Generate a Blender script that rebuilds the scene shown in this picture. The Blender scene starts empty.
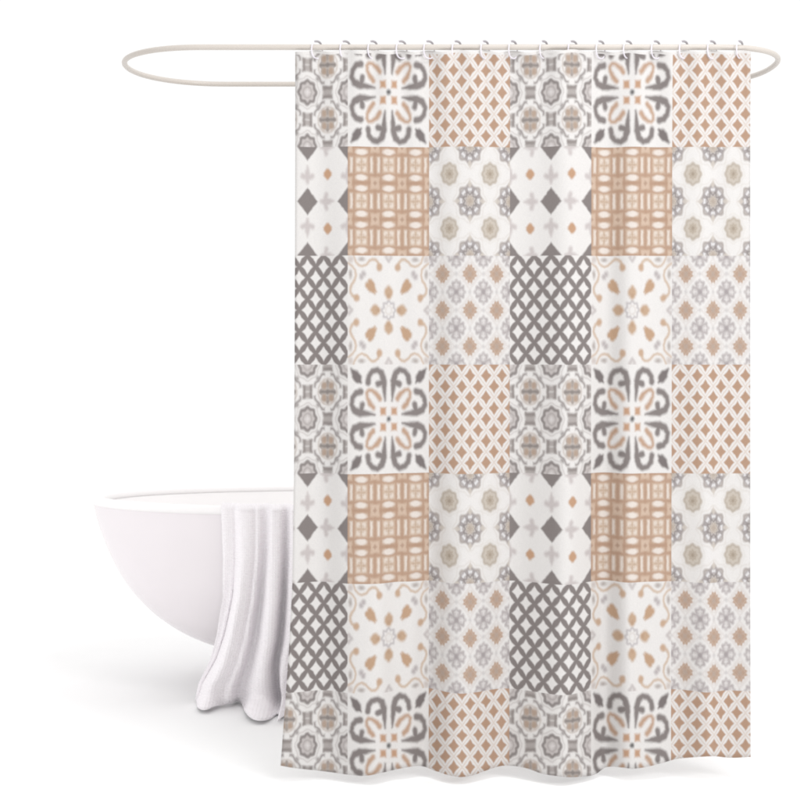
import bpy, bmesh, math, random
from mathutils import Vector, Matrix
random.seed(4)
scene = bpy.context.scene
COL = scene.collection

# ------------------------------------------------------------------ camera frame
S = 0.0025            # metres per photo pixel in the plane of the curtain
D = 4.0               # camera to curtain plane
HZ = 340.0            # photo row of eye level
CZ = (782.0 - HZ) * S # eye height above the floor


def PX(px, d=D):
    return (px - 400.0) * S * d / D


def PZ(py, d=D):
    return CZ - (py - HZ) * S * d / D


def interp(pts, x):
    if x <= pts[0][0]:
        return pts[0][1]
    for (x0, y0), (x1, y1) in zip(pts, pts[1:]):
        if x <= x1:
            t = (x - x0) / (x1 - x0)
            return y0 + (y1 - y0) * t
    return pts[-1][1]


def smooth_interp(pts, x):
    """Catmull-Rom through pts."""
    n = len(pts)
    if x <= pts[0][0]:
        return pts[0][1]
    if x >= pts[-1][0]:
        return pts[-1][1]
    for i in range(n - 1):
        if pts[i][0] <= x <= pts[i + 1][0]:
            x0, y0 = pts[i]
            x1, y1 = pts[i + 1]
            h = x1 - x0
            t = (x - x0) / h
            m0 = (y1 - pts[i - 1][1]) / (x1 - pts[i - 1][0]) if i > 0 else (y1 - y0) / h
            m1 = (pts[i + 2][1] - y0) / (pts[i + 2][0] - x0) if i < n - 2 else (y1 - y0) / h
            t2, t3 = t * t, t * t * t
            return (2*t3 - 3*t2 + 1)*y0 + (t3 - 2*t2 + t)*h*m0 + (-2*t3 + 3*t2)*y1 + (t3 - t2)*h*m1


def sstep(a, b, x):
    t = max(0.0, min(1.0, (x - a) / (b - a)))
    return t * t * (3 - 2 * t)


def srgb(r, g, b):
    def f(c):
        c /= 255.0
        return c / 12.92 if c <= 0.04045 else ((c + 0.055) / 1.055) ** 2.4
    return (f(r), f(g), f(b), 1.0)


# ------------------------------------------------------------------ objects
def link(name, mesh, mats, parent=None):
    o = bpy.data.objects.new(name, mesh)
    for m in (mats if isinstance(mats, (list, tuple)) else [mats]):
        mesh.materials.append(m)
    COL.objects.link(o)
    if parent:
        o.parent = parent
    return o


def from_bm(name, bm, mats, parent=None, smooth=True):
    bmesh.ops.recalc_face_normals(bm, faces=bm.faces)
    me = bpy.data.meshes.new(name)
    bm.to_mesh(me)
    bm.free()
    if smooth:
        for p in me.polygons:
            p.use_smooth = True
    return link(name, me, mats, parent)


def empty(name, loc):
    e = bpy.data.objects.new(name, None)
    e.location = loc
    e.empty_display_size = 0.05
    COL.objects.link(e)
    return e


def tag(o, label, cat, group=None):
    o['label'] = label
    o['category'] = cat
    if group:
        o['group'] = group


def tube(bm, pts, rad, closed=False, n=12):
    """tube along pts; rad is a number or a list"""
    pts = [Vector(p) for p in pts]
    m = len(pts)
    rings = []
    ref = None
    for i, p in enumerate(pts):
        a = pts[(i - 1) % m] if (closed or i > 0) else p
        b = pts[(i + 1) % m] if (closed or i < m - 1) else p
        t = (b - a).normalized()
        if ref is None:
            ref = t.orthogonal().normalized()
        ref = (ref - t * ref.dot(t)).normalized()
        bi = t.cross(ref)
        r = rad[i] if isinstance(rad, list) else rad
        rings.append([bm.verts.new(p + (ref * math.cos(2*math.pi*k/n) + bi * math.sin(2*math.pi*k/n)) * r) for k in range(n)])
    rng = range(m) if closed else range(m - 1)
    for i in rng:
        A, B = rings[i], rings[(i + 1) % m]
        off = 0
        if closed and i == m - 1:   # match the twist at the seam
            off = min(range(n), key=lambda q: (A[0].co - B[q].co).length)
        for k in range(n):
            bm.faces.new((A[k], A[(k + 1) % n], B[(k + 1 + off) % n], B[(k + off) % n]))
    if not closed:
        bm.faces.new(list(reversed(rings[0])))
        bm.faces.new(rings[-1])


# ------------------------------------------------------------------ node expressions
class Ctx:
    def __init__(self, nt):
        self.nt = nt


class F:
    """a scalar socket of a node tree with operators"""
    def __init__(self, c, s):
        self.c, self.s = c, s

    def _m(self, op, *args):
        n = self.c.nt.nodes.new('ShaderNodeMath')
        n.operation = op
        for i, a in enumerate((self,) + args):
            if isinstance(a, F):
                self.c.nt.links.new(a.s, n.inputs[i])
            else:
                n.inputs[i].default_value = float(a)
        return F(self.c, n.outputs[0])

    def __add__(self, o): return self._m('ADD', o)
    __radd__ = __add__
    def __sub__(self, o): return self._m('SUBTRACT', o)
    def __rsub__(self, o): return (self * -1.0) + o
    def __mul__(self, o): return self._m('MULTIPLY', o)
    __rmul__ = __mul__
    def abs(self): return self._m('ABSOLUTE')
    def min(self, o): return self._m('MINIMUM', o)
    def max(self, o): return self._m('MAXIMUM', o)
    def fract(self): return self._m('FRACT')
    def smin(self, o, k): return self._m('SMOOTH_MIN', o, k)
    def cos(self): return self._m('COSINE')
    def atan2(self, o): return self._m('ARCTAN2', o)
    def madd(self, a, b): return self._m('MULTIPLY_ADD', a, b)

    def clamp(self):
        r = self._m('MULTIPLY', 1.0)
        r.s.node.use_clamp = True
        return r

    def soft(self, w=0.035):
        """1 inside (negative distance), 0 outside, over +-w"""
        n = self.c.nt.nodes.new('ShaderNodeMapRange')
        n.interpolation_type = 'SMOOTHSTEP'
        self.c.nt.links.new(self.s, n.inputs['Value'])
        n.inputs['From Min'].default_value = -w
        n.inputs['From Max'].default_value = w
        n.inputs['To Min'].default_value = 1.0
        n.inputs['To Max'].default_value = 0.0
        return F(self.c, n.outputs[0])


def vec(c, x, y):
    n = c.nt.nodes.new('ShaderNodeCombineXYZ')
    c.nt.links.new(x.s, n.inputs[0])
    c.nt.links.new(y.s, n.inputs[1])
    return n.outputs[0]


def vmath(c, op, *args):
    n = c.nt.nodes.new('ShaderNodeVectorMath')
    n.operation = op
    k = 0
    for a in args:
        if isinstance(a, (tuple, list)):
            n.inputs[k].default_value = (a[0], a[1], 0.0)
        else:
            c.nt.links.new(a.s if isinstance(a, F) else a, n.inputs[k])
        k += 1
    return n


def length(c, v):
    return F(c, vmath(c, 'LENGTH', v).outputs['Value'])


def disc(c, v, at, r, sx=1.0, sy=1.0):
    d = vmath(c, 'SUBTRACT', v, at).outputs[0]
    if sx != 1.0 or sy != 1.0:
        d = vmath(c, 'MULTIPLY', d, (1 / sx, 1 / sy)).outputs[0]
    return length(c, d) - r


def seg(c, v, a, b, ra, rb=None):
    """tapered stroke from a to b"""
    rb = ra if rb is None else rb
    pa = vmath(c, 'SUBTRACT', v, a).outputs[0]
    ba = (b[0] - a[0], b[1] - a[1])
    L = ba[0] ** 2 + ba[1] ** 2
    h = F(c, vmath(c, 'DOT_PRODUCT', pa, (ba[0] / L, ba[1] / L)).outputs['Value']).clamp()
    n = vmath(c, 'MULTIPLY_ADD', h, (-ba[0], -ba[1]), pa)
    d = length(c, n.outputs[0])
    if ra == rb:
        return d - ra
    return d - h.madd(rb - ra, ra)


def stroke(c, v, pts, rads):
    d = None
    for i in range(len(pts) - 1):
        e = seg(c, v, pts[i], pts[i + 1], rads[i], rads[i + 1])
        d = e if d is None else d.min(e)
    return d


class Paint:
    """colour with masks laid over it"""
    def __init__(self, c, col):
        self.c = c
        n = c.nt.nodes.new('ShaderNodeRGB')
        n.outputs[0].default_value = col
        self.s = n.outputs[0]

    def over(self, mask, col, a=1.0):
        n = self.c.nt.nodes.new('ShaderNodeMix')
        n.data_type = 'RGBA'
        self.c.nt.links.new((mask * a if a != 1.0 else mask).s, n.inputs[0])
        self.c.nt.links.new(self.s, n.inputs[6])
        n.inputs[7].default_value = col
        self.s = n.outputs[2]
        return self


# ink colours of the print, as reflectances below paper white
KINK = 0.67


def ink(r, g, b, k=KINK):
    c = srgb(r, g, b)
    return (c[0] * k, c[1] * k, c[2] * k, 1.0)


WHITE = ink(245, 242, 240)
GREY = ink(144, 136, 134)
DGREY = ink(132, 124, 123)
TAN = ink(194, 160, 136)
TAN2 = ink(203, 171, 148)


def print_material(name, paint_fn):
    m = bpy.data.materials.new(name)
    m.use_nodes = True
    nt = m.node_tree
    nt.nodes.clear()
    out = nt.nodes.new('ShaderNodeOutputMaterial')
    b = nt.nodes.new('ShaderNodeBsdfPrincipled')
    nt.links.new(b.outputs[0], out.inputs[0])
    b.inputs['Roughness'].default_value = 0.75
    b.inputs['Specular IOR Level'].default_value = 0.2
    c = Ctx(nt)
    uv = nt.nodes.new('ShaderNodeUVMap')
    uv.uv_map = 'tile'
    # the ink bleeds a little into the cloth: a slight wobble of the print
    tc = nt.nodes.new('ShaderNodeTexCoord')
    nz = nt.nodes.new('ShaderNodeTexNoise')
    nz.inputs['Scale'].default_value = 90.0
    nz.inputs['Detail'].default_value = 1.0
    nt.links.new(tc.outputs['Object'], nz.inputs['Vector'])
    wob = vmath(c, 'MULTIPLY_ADD', nz.outputs['Color'], (0.03, 0.03), (-0.015, -0.015)).outputs[0]
    p = vmath(c, 'ADD', uv.outputs[0], wob).outputs[0]
    sp = nt.nodes.new('ShaderNodeSeparateXYZ')
    nt.links.new(p, sp.inputs[0])
    a, bb = F(c, sp.outputs[0]), F(c, sp.outputs[1])
    paint = Paint(c, WHITE)
    if paint_fn:
        paint_fn(c, a, bb, paint)
    # uneven ink and yarn
    n2 = nt.nodes.new('ShaderNodeTexNoise')
    n2.inputs['Scale'].default_value = 420.0
    n2.inputs['Detail'].default_value = 3.0
    nt.links.new(tc.outputs['Object'], n2.inputs['Vector'])
    mr = nt.nodes.new('ShaderNodeMapRange')
    mr.inputs['From Min'].default_value = 0.3
    mr.inputs['From Max'].default_value = 0.7
    mr.inputs['To Min'].default_value = 0.94
    mr.inputs['To Max'].default_value = 1.03
    nt.links.new(n2.outputs['Fac'], mr.inputs['Value'])
    mul = nt.nodes.new('ShaderNodeMix')
    mul.data_type = 'RGBA'
    mul.blend_type = 'MULTIPLY'
    mul.inputs[0].default_value = 1.0
    nt.links.new(paint.s, mul.inputs[6])
    nt.links.new(mr.outputs[0], mul.inputs[7])
    nt.links.new(mul.outputs[2], b.inputs['Base Color'])
    # plain weave
    mp = nt.nodes.new('ShaderNodeVectorMath')
    mp.operation = 'SCALE'
    mp.inputs['Scale'].default_value = 1.0
    nt.links.new(tc.outputs['Object'], mp.inputs[0])
    w1 = nt.nodes.new('ShaderNodeTexWave')
    w1.bands_direction = 'X'
    w1.inputs['Scale'].default_value = 120.0
    w2 = nt.nodes.new('ShaderNodeTexWave')
    w2.bands_direction = 'Z'
    w2.inputs['Scale'].default_value = 120.0
    for w in (w1, w2):
        w.inputs['Distortion'].default_value = 1.5
        nt.links.new(mp.outputs[0], w.inputs['Vector'])
    hgt = F(c, w1.outputs['Fac']) + F(c, w2.outputs['Fac']) + F(c, n2.outputs['Fac'])
    bump = nt.nodes.new('ShaderNodeBump')
    bump.inputs['Strength'].default_value = 0.12
    bump.inputs['Distance'].default_value = 0.001
    nt.links.new(hgt.s, bump.inputs['Height'])
    nt.links.new(bump.outputs[0], b.inputs['Normal'])
    return m


def unit_fold(a, k, off):
    """signed distance to the nearest lattice point (period k, offset off)"""
    return ((a * (1.0 / k)) + (0.5 - off / k + 64.0)).fract() * k - 0.5 * k


def lattice(c, a, b):
    X, Y = a * 2.5, b * 2.5
    s, d = X + Y, X - Y
    fs = ((s + 64.5).fract() - 0.5).abs()
    fd = ((d + 64.5).fract() - 0.5).abs()
    return fs, fd


def p_tan_diamonds(c, a, b, P):
    fs, fd = lattice(c, a, b)
    hi, lo = fs.max(fd), fs.min(fd)
    star = hi + (hi - lo) * 0.14 - 0.33
    P.over((hi * -1.0 + 0.445).soft(0.045), ink(231, 216, 206), 0.8)
    P.over(((hi - lo) * -1.0 + (hi * -1.0) + 0.80).soft(0.1), ink(226, 206, 192), 0.0)
    P.over(star.soft(0.075), TAN)


def p_grey_trellis(c, a, b, P):
    fs, fd = lattice(c, a, b)
    hi, lo = fs.max(fd), fs.min(fd)
    star = hi + (hi - lo) * 0.16 - 0.335
    P.over((star * -1.0).soft(0.075), GREY)


def p_scroll(c, a, b, P):
    p, q = a.abs(), b.abs()
    lo, hi = p.min(q), p.max(q)
    v = vec(c, lo, hi)
    d = stroke(c, v, [(.085, .34), (.105, .52), (.12, .70), (.165, .835), (.27, .905), (.40, .875), (.485, .79), (.505, .68)],
               [.018, .05, .075, .068, .055, .055, .06, .065])
    d = d.min(stroke(c, v, [(.12, .68), (.265, .645)], [.06, .062]))
    P.over(d.soft(0.04), GREY)
    leaf = stroke(c, v, [(.675, .675), (.75, .755), (.80, .81), (.915, .925)], [.02, .088, .085, .012])
    P.over(leaf.soft(0.04), DGREY)
    t = stroke(c, v, [(.215, .375), (.285, .455), (.40, .525), (.485, .535), (.515, .51)], [.052, .052, .036, .034, .034])
    P.over(t.soft(0.045), TAN2)
    P.over(((p - .135).abs().max((q - .145).abs()) - .068).soft(0.04), ink(207, 167, 138))
    P.over(disc(c, vec(c, p, q), (0, 0), .05).soft(0.04), ink(120, 118, 118))


def p_sparse_diamonds(c, a, b, P):
    x, y = unit_fold(a, 1.0, 0.0), unit_fold(b, 1.0, 0.0)      # about the big diamonds
    ax, ay = x.abs(), y.abs()
    p, q = a.abs(), b.abs()

    def sprig(side, out):       # pale crown shaped sprig, its tip pointing away from the middle
        v = vec(c, side, out)
        d = stroke(c, v, [(0, .345), (0, .46), (0, .56), (0, .65)], [.035, .085, .05, .012])
        d = d.min(stroke(c, v, [(.04, .44), (.12, .465)], [.05, .05]))
        return d
    P.over(sprig(ax, q).min(sprig(ay, p)).soft(0.045), ink(211, 202, 201), 0.9)
    big = ax + ay - 0.25
    P.over(big.soft(0.035), GREY)
    gx, gy = ax * -1.0 + 0.5, ay * -1.0 + 0.5
    small = (gx + gy).max(gx.max(gy) * 1.25) - 0.125
    P.over(small.soft(0.045), ink(207, 167, 136))


def p_weave(c, a, b, P):
    K = 2.0 / 3.0
    LINE = ink(193, 160, 137)
    fx, fy = unit_fold(a, K, 0.0).abs(), unit_fold(b, K, 0.0).abs()
    gx, gy = fx * -1.0 + K / 2, fy * -1.0 + K / 2
    P.over((fx * 0.0 - 1.0).soft(0.1), ink(211, 184, 163))
    # darker bars between the strands
    ln = (fx - 0.19).abs().min((fy - 0.185).abs()) - 0.022
    P.over(ln.soft(0.04), LINE)
    P.over((gx.max(fy - .20) - .03).soft(.035), LINE, .9)
    P.over((gy.max(fx - .20) - .035).soft(.035), LINE)
    # oval loops and upright bars
    v = vec(c, fx, gy)
    P.over((disc(c, v, (0, .10), 1.0, .135, .055) * .07).soft(0.03), ink(244, 234, 226))
    bar = ((gx - 0.09).abs() - .028).max(fy - .135)
    P.over(bar.soft(0.03), ink(241, 230, 220))
    # knots, mottled
    k = fx.max(fy)
    P.over((k - 0.125).soft(.03), ink(227, 207, 189), .9)
    P.over((disc(c, vec(c, fx, fy), (.07, .075), .045)).soft(.035), ink(240, 228, 217), .9)
    P.over((fx.min(fy).max(k - .09) - .012).soft(.025), ink(202, 176, 154), .8)
    P.over(((k - 0.055).abs() - .008).soft(.025), ink(201, 176, 156), .6)
    k2 = gx.max(gy)
    P.over((k2 - 0.10).soft(.03), ink(222, 197, 177), .9)
    P.over((gx + gy - .05).soft(.035), ink(186, 156, 136), .85)


def p_medallions(c, a, b, P):
    x, y = unit_fold(a, 1.0, 0.0), unit_fold(b, 1.0, 0.0)
    v = vec(c, x, y)
    r = length(c, v) * 0.9
    th = y.atan2(x)
    w8 = (th * 8.0).cos()
    rr = r - w8 * 0.026
    P.over((rr - .285).soft(.035), ink(216, 209, 205), .95)
    P.over(((rr - .255).abs() - .022).soft(.03), ink(178, 169, 164), .85)
    # white petals in the ring, grey between them
    pet = ((r - .195).abs() * 1.4).max((w8 * -1.0 + 0.15) * 0.10) - .034
    P.over(((r - .195).abs() - .05).soft(.03), ink(172, 165, 165), .85)
    P.over(pet.soft(.03), ink(241, 239, 240), .95)
    P.over(((r + w8 * 0.022 - .125).abs() - .024).soft(.03), ink(148, 140, 139), .9)
    P.over((r - .085).soft(.03), ink(212, 200, 188))
    P.over((x.abs() + y.abs() - .05).soft(.035), ink(190, 176, 164), .8)
    tip = (x.abs() * 1.6 + (y.abs() - .32).abs()).min(y.abs() * 1.6 + (x.abs() - .32).abs()) - .085
    P.over(tip.soft(.035), ink(220, 211, 202), .8)
    P.over(((rr - .345).abs() - .010).soft(.03), ink(228, 221, 215), .6)
    P.over(((r + w8 * 0.03 - .06).abs() - .010).soft(.02), ink(160, 148, 140), .7)
    # round taupe rosettes on the half points
    gx, gy = x.abs() * -1.0 + 0.5, y.abs() * -1.0 + 0.5
    g = vec(c, gx, gy)
    rg = length(c, g)
    t8 = (gy.atan2(gx) * 8.0).cos()
    P.over(((rg - .265 - t8 * .012).abs() - .008).soft(.03), ink(232, 226, 219), .6)
    q = rg - t8 * .012
    P.over((q - .215).soft(.04), ink(216, 207, 197))
    P.over(((q - .175).abs() - .02).soft(.03), ink(192, 180, 166), .8)
    P.over((rg - .125).soft(.05), ink(210, 198, 183), .7)
    P.over(((q - .075).abs() - .012).soft(.03), ink(184, 170, 154), .8)
    P.over((rg - .045).soft(.04), ink(172, 157, 140), .9)


def p_grey_octagons(c, a, b, P):
    x, y = unit_fold(a, 1.0, 0.0), unit_fold(b, 1.0, 0.0)
    ax, ay = x.abs(), y.abs()
    gx, gy = ax * -1.0 + 0.5, ay * -1.0 + 0.5
    v, g = vec(c, x, y), vec(c, gx, gy)
    lo, hi = gx.min(gy), gx.max(gy)
    fold = vec(c, lo, hi)
    # scalloped network round the rosettes
    rg = length(c, g)
    n8 = (gy.atan2(gx) * 8.0).cos()
    net = ((rg - .325 + n8 * .022).abs() - .024).max(lo * -1.0 + .075)
    P.over(net.soft(.035), ink(160, 152, 150), .95)
    knot = disc(c, fold, (.245, .255), .035)
    P.over(knot.soft(.04), ink(152, 144, 142), .8)
    P.over(disc(c, fold, (.10, .40), .026).soft(.035), ink(176, 168, 166), .8)
    P.over(((rg - .235).abs() - .014).soft(.035), ink(206, 194, 186), .85)
    # rosette: four petals, a dark band across
    pv = vec(c, gx, gy)
    pet = disc(c, pv, (.085, .115), 1.0, .06, .075) * .07
    s8 = (gy.atan2(gx) * 8.0).cos()
    P.over((rg - .20 - s8 * .02).soft(.035), ink(207, 198, 192), .9)
    P.over(((rg - .175 - s8 * .02).abs() - .014).soft(.03), ink(186, 176, 170), .8)
    P.over(pet.soft(.045), ink(190, 168, 151), .95)
    P.over(stroke(c, pv, [(0, .10), (0, .19)], [.02, .026]).soft(.035), ink(166, 156, 150), .9)
    P.over(stroke(c, pv, [(0, 0), (.06, .0), (.17, 0)], [.05, .026, .034]).soft(.035), ink(148, 140, 136), .95)
    # round medallion
    r = length(c, v)
    w8 = (y.atan2(x) * 8.0).cos()
    q = r - w8 * .014
    P.over((q - .235).soft(.035), ink(180, 173, 171))
    P.over((q - .165).soft(.04), ink(212, 205, 203))
    P.over(((q - .195).abs() - .024).soft(.03), ink(146, 139, 137), .9)
    P.over(((r - .10).abs() - .012).soft(.035), ink(176, 169, 167), .8)
    P.over((ax + ay - .05).soft(.06), ink(236, 231, 230), .9)
    P.over(((q - .285).abs() - .010).soft(.03), ink(206, 199, 197), .8)
    # little barrels on the half edges
    b1 = (ax - .11).max(gy * -1.0 + .0).max(ay * -1.0 + .38) - .0
    b2 = (ay - .115).max(ax * -1.0 + .38)
    P.over(b1.min(b2).soft(.04), ink(188, 181, 178))
    e1 = ((ax - .08).abs() - .028).max(ay * -1.0 + .385)
    e2 = ((ay - .08).abs() - .03).max(ax * -1.0 + .385)
    P.over(e1.min(e2).soft(.035), ink(152, 144, 141), .9)


def p_teardrops(c, a, b, P):
    p, q = a.abs(), b.abs()
    lo, hi = p.min(q), p.max(q)
    v = vec(c, lo, hi)
    # ring flower
    r = length(c, vec(c, a, b))
    w8 = (b.atan2(a) * 8.0).cos()
    P.over(((r - .15 - w8 * .016).abs() - .026).soft(.035), ink(204, 198, 199), .95)
    P.over(((r - .075).abs() - .012).soft(.035), ink(226, 218, 213), .8)
    drop = stroke(c, v, [(0, .275), (0, .325), (0, .40)], [.075, .105, .05])
    P.over(drop.soft(.045), ink(207, 177, 150))
    P.over(disc(c, v, (0, .27), .035).soft(.035), ink(192, 160, 134), .6)
    dg = stroke(c, v, [(.31, .335), (.43, .445), (.455, .51)], [.02, .098, .065])
    P.over(dg.soft(.04), ink(204, 170, 141))
    # corner scrolls
    sc = stroke(c, v, [(.235, .82), (.265, .885), (.325, .93), (.40, .935), (.47, .90), (.55, .83), (.65, .80), (.73, .82)], [.035, .03, .027, .026, .026, .025, .022, .02])
    sc = sc.min(stroke(c, v, [(.73, .82), (.80, .88), (.86, .99)], [.02, .02, .018]))
    P.over(sc.soft(.032), ink(217, 193, 172), .95)
    P.over(disc(c, v, (.225, .785), .07).soft(.04), ink(210, 180, 155))
    P.over(disc(c, v, (.615, .665), .055).soft(.045), ink(196, 188, 188), .95)
    P.over(disc(c, v, (.66, .93), .05, 1.5, .8).soft(.045), ink(184, 174, 169), .85)
    P.over(stroke(c, v, [(0, .90), (.06, .965)], [.035, .02]).soft(.035), ink(206, 198, 197), .9)
    P.over(disc(c, v, (.93, .93), .06).soft(.05), ink(212, 200, 194), .8)
    P.over(disc(c, v, (.05, .99), .05).soft(.05), ink(212, 204, 202), .7)


def p_lace_diamonds(c, a, b, P):
    K = 2.0 / 3.0
    fx, fy = unit_fold(a, K, 0.0).abs(), unit_fold(b, K, 0.0).abs()
    gx, gy = fx * -1.0 + K / 2, fy * -1.0 + K / 2
    lo, hi = gx.min(gy), gx.max(gy)
    g = vec(c, lo, hi)
    # pale halo and outline round every diamond
    P.over(((fx + fy - .285).abs() - .02).soft(.04), ink(222, 212, 208), .5)
    # lace sprigs on the crossings
    l = stroke(c, g, [(.0, .0), (.07, .08), (.085, .16), (.03, .175)], [.045, .026, .034, .02])
    P.over(l.soft(.035), ink(190, 182, 182), .95)
    P.over((gx + gy - .06).soft(.04), ink(172, 164, 165), .7)
    P.over(disc(c, g, (0, .21), .03).soft(.035), ink(200, 192, 192), .9)
    P.over(disc(c, vec(c, fx, fy), (0, K / 2), .035).soft(.035), ink(205, 200, 200), .6)
    P.over(disc(c, vec(c, fx, fy), (K / 2, 0), .035).soft(.035), ink(205, 200, 200), .6)
    P.over(((gx - .105).abs().max((gy - .03).abs()) - .022).min((gy - .105).abs().max((gx - .03).abs()) - .022).soft(.035), ink(204, 196, 196), .8)
    rim = (fx + fy).max(fx.max(fy) * 1.2) - .245
    P.over((rim.abs() - .012).soft(.03), ink(214, 202, 195), .45)
    # filled diamonds, scalloped
    d = (fx + fy).max(fx.max(fy) * 1.2) - .20
    sc8 = (fy.atan2(fx) * 12.0).cos()
    d = d + sc8 * .014
    P.over(d.soft(.04), ink(198, 170, 150))
    P.over(((fx + fy - .14).abs() - .010).soft(.025), ink(214, 194, 179), .7)
    P.over(((fx - fy).abs() - .02).max(fx + fy - .16).soft(.035), ink(198, 180, 168), .6)
    P.over((fx + fy - .055).soft(.05), ink(190, 173, 161), .7)


PRINT = [
    [print_material('print_grey_octagons', p_grey_octagons), print_material('print_scrolls', p_scroll), print_material('print_tan_diamonds', p_tan_diamonds)],
    [print_material('print_sparse_diamonds', p_sparse_diamonds), print_material('print_weave', p_weave), print_material('print_medallions', p_medallions)],
    [print_material('print_grey_trellis', p_grey_trellis), print_material('print_teardrops', p_teardrops), print_material('print_lace_diamonds', p_lace_diamonds)],
]
PLAIN = print_material('curtain_header_white', None)


# ------------------------------------------------------------------ curtain
TW, TH = 81.1, 108.8
COLX = [348.0 + TW * k for k in range(5)]          # 348 .. 672.4
ROWY = [147.0 + TH * k for k in range(6)]          # 147 .. 691
TOP, PRINT_TOP = 50.2, 53.2

HEM = [(270, 763), (281, 765.5), (295, 768), (330, 772), (352, 775), (366, 775.8), (383, 772.5), (400, 768.5), (421, 766), (436, 771),
       (450, 775.5), (461, 777), (473, 775), (486, 770.5), (505, 765.5), (526, 768), (541, 773.5), (555, 776), (567, 777.2), (590, 775.8), (599, 773),
       (606, 768), (615, 766.6), (632, 768.6), (646, 767), (661, 763.5), (678, 759), (697, 757), (713, 756.2), (731, 757.8), (750, 757)]
LEFT = [(50, 295.5), (300, 295.0), (480, 294.3), (583, 292.8), (640, 290.0), (691, 286.5), (730, 283.8), (768, 281.0)]
FOLD = [(270, 0), (300, .35), (330, -.1), (365, .75), (395, .0), (424, -.75), (461, .8), (505, -.85), (545, .55), (572, .9), (606, -.8), (632, .15), (668, -.55), (700, .45), (722, -.35), (750, .3)]
HOOKS = [317, 345.5, 373, 401.5, 429, 457, 485, 513, 544, 573, 600.5, 628, 656, 684, 712, 740]


def fold_depth(x, y):
    v = (y - TOP) / 720.0
    broad = smooth_interp(FOLD, x + 5.0 * math.sin(v * 3.0 + x * .02))
    amp = 0.012 + 0.036 * sstep(0.0, 1.0, v) ** 1.0
    d = -broad * amp
    fine = math.sin(x * 0.145 + 1.8 * math.sin(x * .031) + v * 1.3) * 0.005 + math.sin(x * 0.083 + 2.0 - v * 2.0) * 0.006
    d += fine * (0.4 + 0.6 * v)
    # pleats between the hooks at the very top
    near = min(range(16), key=lambda i: abs(HOOKS[i] - x))
    k = (x - HOOKS[near]) / 28.0
    d += 0.007 * (math.cos(k * 2 * math.pi) - 0.8) * math.exp(-v * 14.0)
    return d


def hook_sag(x):
    near = min(abs(h - x) for h in HOOKS)
    return 2.2 * (1 - math.cos(min(near / 14.0, 1.0) * math.pi)) * 0.5


def build_curtain():
    NC, NR = 22, 18
    # columns: list of (band index, fraction) ; band 0 is the cut tile on the left, band 5 the right one
    bm = bmesh.new()
    uvl = bm.loops.layers.uv.new('tile')
    px_rows = []        # (row band, fraction)
    rows = [(-1, 0.0), (-1, 0.5)]
    bands_r = [0] * 10
    for band in range(7):
        n = 14 if band in (0, 6) else NR
        for j in range(n):
            rows.append((band, j / n))
    rows.append((7, 0.0))
    cols = []
    for band in range(6):
        n = 16 if band == 0 else NC
        for i in range(n):
            cols.append((band, i / n))
    cols.append((6, 0.0))

    def xpix(c, y):
        band, f = c
        if band == 6:
            return 750.0
        x0 = interp(LEFT, y) if band == 0 else COLX[band - 1]
        x1 = 750.0 if band == 5 else COLX[band]
        return x0 + (x1 - x0) * f

    def ypix(r, x):
        band, f = r
        hem = smooth_interp(HEM, x)
        sag = hook_sag(x)
        if band == -1:
            return TOP + sag + (PRINT_TOP - TOP) * f
        if band == 7:
            return hem
        y0 = PRINT_TOP + sag if band == 0 else ROWY[band - 1]
        y1 = hem if band == 6 else ROWY[band]
        return y0 + (y1 - y0) * f

    grid = []
    for r in rows:
        line = []
        for c in cols:
            y = 400.0
            x = xpix(c, y)
            for _ in range(3):
                y = ypix(r, x)
                x = xpix(c, y)
            dep = fold_depth(x, y)
            # cloth keeps its length: rows below stay level, only the cut hem follows the photograph
            k = sstep(691, 760, y)
            dz = D + dep * k
            vtx = bm.verts.new((PX(x), dep, PZ(y, dz)))
            line.append((vtx, x, y))
        grid.append(line)
    for j in range(len(rows) - 1):
        for i in range(len(cols) - 1):
            quad = [grid[j][i], grid[j + 1][i], grid[j + 1][i + 1], grid[j][i + 1]]
            f = bm.faces.new([q[0] for q in quad])
            f.smooth = True
            bc, br = cols[i][0], rows[j][0]
            if br < 0:
                f.material_index = 9
                continue
            f.material_index = (br % 3) * 3 + (bc % 3)
            x0 = 348.0 + TW * (bc - 1)
            y0 = 147.0 + TH * (br - 1)
            for lp, q in zip(f.loops, quad):
                lp[uvl].uv = ((q[1] - x0) / TW * 2 - 1, (q[2] - y0) / TH * 2 - 1)
    me = bpy.data.meshes.new('shower_curtain')
    bm.to_mesh(me)
    bm.free()
    mats = [PRINT[r][c] for r in range(3) for c in range(3)] + [PLAIN]
    o = link('shower_curtain', me, mats)
    sol = o.modifiers.new('thickness', 'SOLIDIFY')
    sol.thickness = 0.0014
    sol.offset = 0.0
    tag(o, 'long white shower curtain printed with grey and tan patchwork tiles', 'shower curtain')
    return o


curtain = build_curtain()


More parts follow.
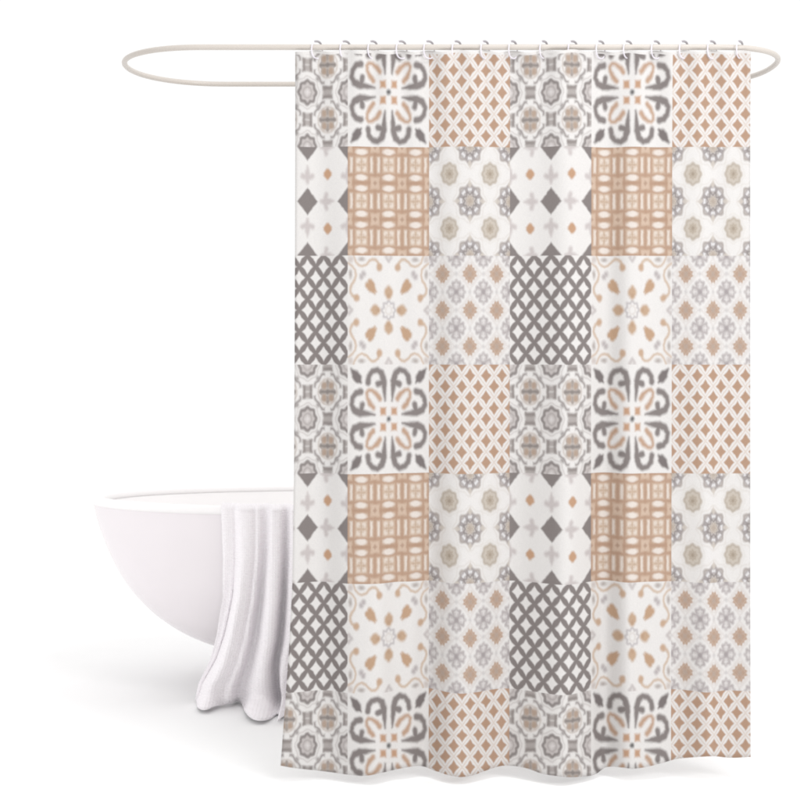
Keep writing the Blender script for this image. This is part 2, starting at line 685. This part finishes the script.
# ------------------------------------------------------------------ plain materials
def plain(name, col, rough=0.5, spec=0.5, metallic=0.0, bump=None, coat=0.0):
    m = bpy.data.materials.new(name)
    m.use_nodes = True
    nt = m.node_tree
    b = nt.nodes['Principled BSDF']
    b.inputs['Roughness'].default_value = rough
    b.inputs['Specular IOR Level'].default_value = spec
    b.inputs['Metallic'].default_value = metallic
    b.inputs['Coat Weight'].default_value = coat
    tc = nt.nodes.new('ShaderNodeTexCoord')
    nz = nt.nodes.new('ShaderNodeTexNoise')
    nz.inputs['Scale'].default_value = 6.0
    nz.inputs['Detail'].default_value = 4.0
    nt.links.new(tc.outputs['Object'], nz.inputs['Vector'])
    mx = nt.nodes.new('ShaderNodeMix')
    mx.data_type = 'RGBA'
    mx.inputs[6].default_value = tuple(v * 0.985 for v in col[:3]) + (1,)
    mx.inputs[7].default_value = tuple(min(1, v * 1.015) for v in col[:3]) + (1,)
    nt.links.new(nz.outputs['Fac'], mx.inputs[0])
    nt.links.new(mx.outputs[2], b.inputs['Base Color'])
    if bump:
        sc, st, dist = bump
        n2 = nt.nodes.new('ShaderNodeTexVoronoi')
        n2.inputs['Scale'].default_value = sc
        nt.links.new(tc.outputs['Object'], n2.inputs['Vector'])
        bp = nt.nodes.new('ShaderNodeBump')
        bp.inputs['Strength'].default_value = st
        bp.inputs['Distance'].default_value = dist
        nt.links.new(n2.outputs['Distance'], bp.inputs['Height'])
        nt.links.new(bp.outputs[0], b.inputs['Normal'])
    return m


M_rod = plain('cream_enamel', ink(222, 214, 206, .74), 0.35, 0.4)
M_ring = plain('pale_plastic', ink(244, 239, 248, .8), 0.35, 0.5)
M_cap = plain('grey_plastic', ink(186, 181, 186), 0.45, 0.5)
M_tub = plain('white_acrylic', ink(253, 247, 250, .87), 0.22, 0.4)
M_tub_lit = plain('white_acrylic_lit', ink(252, 250, 250, 0.97), 0.28, 0.4)  # lighter than the hull: brightness of the tub interior put into the colour
M_towel = plain('white_terry', ink(254, 250, 253, 0.99), 0.95, 0.1)


def waffle(m, scale):
    """waffle weave bump in the cloth's own coordinates"""
    nt = m.node_tree
    b = nt.nodes['Principled BSDF']
    c = Ctx(nt)
    uv = nt.nodes.new('ShaderNodeUVMap')
    uv.uv_map = 'cloth'
    sp = nt.nodes.new('ShaderNodeSeparateXYZ')
    nt.links.new(uv.outputs[0], sp.inputs[0])
    u, v = F(c, sp.outputs[0]) * scale, F(c, sp.outputs[1]) * scale
    tc = nt.nodes.new('ShaderNodeTexCoord')
    nz = nt.nodes.new('ShaderNodeTexNoise')
    nz.inputs['Scale'].default_value = 160.0
    nt.links.new(tc.outputs['Object'], nz.inputs['Vector'])
    h = (u + v).cos() * (u - v).cos() + F(c, nz.outputs['Fac']) * 1.2
    bp = nt.nodes.new('ShaderNodeBump')
    bp.inputs['Strength'].default_value = 0.55
    bp.inputs['Distance'].default_value = 0.0022
    nt.links.new(h.s, bp.inputs['Height'])
    nt.links.new(bp.outputs[0], b.inputs['Normal'])


waffle(M_towel, 2 * math.pi / 0.017)
M_floor = plain('white_studio_floor', (0.962, 0.962, 0.962, 1), 0.9, 0.0)

# ------------------------------------------------------------------ curtain rod
ROD_Z = PZ(47.2)
ROD_DEPTH = 0.578


def build_rod():
    xl, xr = PX(124.5, D + ROD_DEPTH / 2) + 0.0058, PX(779.0, D + ROD_DEPTH / 2) - 0.018
    al, ar = 0.24, 0.20
    pts = []
    h = ROD_DEPTH / 2
    n = 36
    for i in range(n):                       # right end, front to back
        t = -math.pi / 2 + math.pi * i / n
        ex = 2 / 2.25
        c, s = math.cos(t), math.sin(t)
        pts.append((xr - ar + ar * abs(c) ** ex, h + h * math.copysign(abs(s) ** ex, s), ROD_Z))
    for i in range(24):
        f = i / 24
        pts.append(((xr - ar) + (xl + al - xr + ar) * f, 2 * h, ROD_Z))
    for i in range(n):
        t = math.pi / 2 + math.pi * i / n
        ex = 2 / 2.1
        c, s = math.cos(t), math.sin(t)
        pts.append((xl + al - al * abs(c) ** ex, h + h * math.copysign(abs(s) ** ex, s), ROD_Z))
    for i in range(24):
        f = i / 24
        pts.append(((xl + al) + (xr - ar - xl - al) * f, 0.0, ROD_Z))
    bm = bmesh.new()
    tube(bm, pts, 0.0072, closed=True, n=14)
    o = from_bm('curtain_rod', bm, M_rod)
    tag(o, 'thin cream oval ring rod that the patterned curtain hangs from', 'curtain rod')


build_rod()


# ------------------------------------------------------------------ hooks
def build_hook():
    root = empty('curtain_hook', (0, 0, 0))
    zt, zb = PZ(41.3) - ROD_Z, PZ(58.5) - ROD_Z
    zc, hz, hy = (zt + zb) / 2, (zt - zb) / 2, 0.0165
    ang = math.radians(48)
    dx, dy = -math.sin(ang), -math.cos(ang)     # towards the front leg

    def at(t):
        w = hy * abs(math.cos(t)) ** .8 * math.copysign(1, math.cos(t))
        return (w * dx, w * dy, zc + hz * math.copysign(abs(math.sin(t)) ** .9, math.sin(t)))
    bm = bmesh.new()
    tube(bm, [at(2 * math.pi * i / 40) for i in range(40)], 0.0017, closed=True, n=8)
    from_bm('ring', bm, M_ring, root)
    bm = bmesh.new()
    m = 14
    tube(bm, [at(math.radians(62 + 80 * i / m)) for i in range(m + 1)],
         [0.0017 + 0.0013 * math.sin(math.pi * i / m) ** .5 for i in range(m + 1)], n=10)
    from_bm('cap', bm, M_cap, root)
    return root


ORD = ['first', 'second', 'third', 'fourth', 'fifth', 'sixth', 'seventh', 'eighth']
hook0 = build_hook()
for i, hx in enumerate(HOOKS):
    if i == 0:
        o = hook0
    else:
        o = hook0.copy()
        COL.objects.link(o)
        for ch in list(hook0.children):
            c = ch.copy()
            COL.objects.link(c)
            c.parent = o
    o.location = (PX(hx), 0.0, ROD_Z)
    o.rotation_euler = (0, 0, math.radians(random.uniform(-7, 7)))
    where = (ORD[i] + ' along the rod from the left') if i < 8 else (ORD[15 - i] + ' along the rod from the right')
    tag(o, 'pale plastic curtain hook with grey cap, ' + where, 'curtain hook', 'hooks along the curtain rod')


# ------------------------------------------------------------------ bathtub
TY = 1.20                                   # centre line of the tub behind the curtain plane
TD = D + TY
TX0 = PX(93.0, TD)
TX1 = PX(640.0, TD)
TXC, TA, TB = (TX0 + TX1) / 2, (TX1 - TX0) / 2, 0.425
RIM_Z = PZ(495.2, TD)
PROFILE = [(0.0, 0.055), (0.25, 0.064), (0.42, 0.092), (0.55, 0.122), (0.645, 0.154), (0.722, 0.192), (0.79, 0.239), (0.866, 0.313), (0.925, 0.402),
           (0.966, 0.492), (0.984, 0.545), (0.992, RIM_Z - 0.022)]


def tub_ring(bm, fr, z, shrink=0.0, n=96):
    r = []
    for i in range(n):
        t = 2 * math.pi * i / n
        a, b = TA * fr - shrink, TB * (1 - (1 - fr) ** 1.15) - shrink
        c, s = math.cos(t), math.sin(t)
        e = 2 / 2.15
        r.append(bm.verts.new((a * math.copysign(abs(c) ** e, c), b * math.copysign(abs(s) ** e, s), z)))
    return r


def bridge(bm, A, B):
    n = len(A)
    for k in range(n):
        bm.faces.new((A[k], A[(k + 1) % n], B[(k + 1) % n], B[k]))


def build_tub():
    root = empty('bathtub', (TXC, TY, 0))
    bm = bmesh.new()
    prof = []
    # resample the outer profile smoothly by height
    zs = [(z, f) for f, z in PROFILE]
    rings = []
    for f, z in [(0.30, 0.055)] + [(smooth_interp(zs, 0.060 + (RIM_Z - 0.022 - 0.060) * (k / 40) ** 1.4), 0.060 + (RIM_Z - 0.022 - 0.060) * (k / 40) ** 1.4) for k in range(41)]:
        rings.append(tub_ring(bm, f, z))
    bm.faces.new(list(reversed(rings[0])))
    for A, B in zip(rings, rings[1:]):
        bridge(bm, A, B)
    from_bm('basin', bm, M_tub, root)
    bm = bmesh.new()
    inner = [tub_ring(bm, 0.992, RIM_Z - 0.022, 0.030)]
    for k in range(1, 24):
        z = RIM_Z - 0.022 - (RIM_Z - 0.022 - 0.13) * (k / 23) ** 0.75
        inner.append(tub_ring(bm, smooth_interp(zs, max(0.07, z - 0.045)), z, 0.030))
    for A, B in zip(inner, inner[1:]):
        bridge(bm, A, B)
    bm.faces.new(inner[-1])
    from_bm('lining', bm, M_tub_lit, root)  # interior takes the lighter white in place of light reaching inside
    # rounded lip
    bm = bmesh.new()
    sec = [(0.0, -0.022), (0.004, -0.019), (0.006, -0.012), (0.005, -0.004), (0.0, 0.001), (-0.008, 0.004), (-0.018, 0.004), (-0.028, 0.001), (-0.033, -0.006), (-0.034, -0.014), (-0.031, -0.0215)]
    lip = [tub_ring(bm, 0.992, RIM_Z + dz, -off) for off, dz in sec]
    for A, B in zip(lip, lip[1:]):
        bridge(bm, A, B)
    bridge(bm, lip[-1], lip[0])
    from_bm('rim', bm, M_tub_lit, root)
    # low plinth under the hull
    bm = bmesh.new()
    pl = [tub_ring(bm, f, z) for f, z in ((0.515, 0.0), (0.52, 0.004), (0.50, 0.035), (0.46, 0.085))]
    for A, B in zip(pl, pl[1:]):
        bridge(bm, A, B)
    bm.faces.new(list(reversed(pl[0])))
    bm.faces.new(pl[-1])
    from_bm('plinth', bm, M_tub, root)
    tag(root, 'white freestanding egg shaped bathtub half hidden behind the curtain', 'bathtub')


build_tub()


# ------------------------------------------------------------------ towel
def tub_front(x):
    """outer front of the rim at world x"""
    u = min(0.98, abs((x - TXC) / TA))
    return TY - TB * (1 - u ** 2.15) ** (1 / 2.15)


def build_towel():
    bm = bmesh.new()
    NS, NT = 150, 170
    uvl = bm.loops.layers.uv.new('cloth')
    LE = [(500, 221), (510, 221.5), (560, 222.5), (600, 221), (640, 215), (665, 209), (690, 198), (720, 193)]
    RE = [(500, 318), (560, 318), (640, 316), (690, 310), (720, 308)]
    # fold profile across: +1 ridge (towards camera), -1 valley
    FP = [(0, -.9), (.05, -.55), (.11, -.75), (.145, -.95), (.20, .45), (.25, .75), (.30, .55), (.345, -.05), (.385, .1), (.43, -1.0), (.47, -1.0), (.52, .7), (.565, .9), (.61, .55), (.655, -1.0), (.69, -1.0), (.74, .65), (.79, .5), (.84, -.8), (1.0, .3)]
    HEMD = [(0, 0.04), (.07, -.045), (.16, -.055), (.26, .02), (.33, .05), (.39, -.03), (.45, -.12), (.54, -.17), (.63, -.12), (.72, -.17), (.82, -.11), (1, -.13)]
    grid = []
    for j in range(NT + 1):
        t = j / NT
        row = []
        for i in range(NS + 1):
            s = i / NS
            if t < 0.16:            # inside the tub, up and over the lip
                q = t / 0.16
                ang = q
                py = 502
            lx = interp(LE, 500 + 215 * max(0, (t - .2) / .8))
            rx = interp(RE, 500 + 215 * max(0, (t - .2) / .8))
            # the strip by the left edge stays narrow at the top and fans out below
            px = lx + (rx - lx) * s
            fold = smooth_interp(FP, min(1.0, s + 0.13 * max(0.0, (t - .3) / .7) ** 1.2 * (1 - s) + 0.012 * math.sin(t * 5 + s * 7)))
            base_d = 4.80
            X = PX(px, base_d)
            yf = tub_front(X)
            k = max(0.0, (t - 0.24) / 0.76)
            lipz = RIM_Z + 0.0085
            if t < 0.10:             # hanging inside
                q = t / 0.10
                Y = yf + 0.052
                Z = lipz - 0.012 - 0.09 * (1 - q)
                fa = 0.006
            elif t < 0.24:           # arc over the lip
                q = (t - 0.10) / 0.14
                a = math.pi * q
                Y = yf + 0.0205 + 0.0315 * math.cos(a)
                Z = lipz - 0.012 + 0.013 * math.sin(a)
                fa = 0.006 + 0.012 * q
            else:
                # falls to the floor, then spreads on it
                L = RIM_Z
                fall = 0.93
                out = 0.012 + 0.02 * k
                amp = 0.016 + 0.025 * sstep(0, .6, k)
                fa = amp
                if k < fall:
                    q = k / fall
                    Z = lipz - 0.012 - (lipz - 0.012 - 0.036) * q
                    Y = yf - 0.011 + 0.032 * q
                else:
                    q = (k - fall) / (1 - fall)
                    a = q * math.pi / 2
                    Z = 0.030 * (1 - math.sin(a)) + 0.006
                    Y = yf + 0.021 + smooth_interp(HEMD, s) * (1 - math.cos(a)) * 1.0
            Y -= fa * (fold + .9)
            if k > 0:
                # ridges lean left on the way down, small creases
                X += 0.010 * math.sin(k * 4.0 + s * 9.0) * k + 0.045 * sstep(.72, 1.0, k) * math.exp(-((s - .62) / .16) ** 2)
                Y -= 0.004 * math.sin(s * 55 + k * 6) * sstep(.1, .6, k)
            Z += 0.016 * max(0.0, fold + .3) * sstep(.80, .95, k) * (1 - .4 * sstep(.97, 1.0, k))
            # keep the picture x of the edge: scale X to depth
            row.append(bm.verts.new((X, Y, max(Z, 0.004))))
        grid.append(row)
    for j in range(NT):
        for i in range(NS):
            f = bm.faces.new((grid[j][i], grid[j + 1][i], grid[j + 1][i + 1], grid[j][i + 1]))
            f.smooth = True
            for lp, (a, b) in zip(f.loops, ((i, j), (i, j + 1), (i + 1, j + 1), (i + 1, j))):
                lp[uvl].uv = (a / NS * 0.42, b / NT * 0.86)
    me = bpy.data.meshes.new('towel')
    bm.to_mesh(me)
    bm.free()
    o = link('towel', me, M_towel)
    sol = o.modifiers.new('thickness', 'SOLIDIFY')
    sol.thickness = 0.005
    sol.offset = 0.0
    tag(o, 'white terry towel draped over the tub rim and trailing on the floor', 'towel')


build_towel()

# ------------------------------------------------------------------ floor
bm = bmesh.new()
R = 60.0
vs = [bm.verts.new(p) for p in ((-R, -R, 0), (R, -R, 0), (R, R, 0), (-R, R, 0))]
bm.faces.new(vs)
fl = from_bm('floor', bm, M_floor, smooth=False)
fl['kind'] = 'structure'

# ------------------------------------------------------------------ light: white studio
w = bpy.data.worlds.new('World')
scene.world = w
w.use_nodes = True
bg = w.node_tree.nodes['Background']
bg.inputs[0].default_value = (1.0, 0.997, 0.994, 1)
bg.inputs[1].default_value = 1.06


def area(name, loc, target, size, energy, col=(1, 1, 1)):
    l = bpy.data.lights.new(name, 'AREA')
    l.shape = 'DISK'
    l.size = size
    l.energy = energy
    l.color = col
    o = bpy.data.objects.new(name, l)
    o.location = loc
    d = Vector(target) - Vector(loc)
    o.rotation_euler = d.to_track_quat('-Z', 'Y').to_euler()
    COL.objects.link(o)
    return o


area('overhead_fill', (1.0, -1.6, 4.2), (0.0, 0.6, 0), 1.4, 40)  # added lamp: lights tub interior and front floor, curtain shades the tub floor
area('front_fill', (2.9, -3.2, 2.4), (0.3, -0.2, 0.4), 1.2, 50)  # added lamp: whitens the floor by the hem and models the folds
area('left_fill', (-3.0, -2.6, 1.9), (-0.3, 0.5, 0.5), 1.6, 3)  # added weak fill to brighten the tub and towel

# ------------------------------------------------------------------ camera
cam = bpy.data.cameras.new('camera')
cam.sensor_width = 36
cam.lens = 36 * D / (800 * S)
cam.shift_y = -(400 - HZ) / 800.0
cam.clip_end = 200
co = bpy.data.objects.new('camera', cam)
co.location = (0, -D, CZ)
co.rotation_euler = (math.pi / 2, 0, 0)
COL.objects.link(co)
scene.camera = co

scene.view_settings.view_transform = 'Standard'
scene.view_settings.look = 'None'
scene.view_settings.exposure = 0
scene.view_settings.gamma = 1
scene.cycles.filter_width = 2.0
scene.cycles.max_bounces = 8
scene.cycles.diffuse_bounces = 3
scene.cycles.use_denoising = True
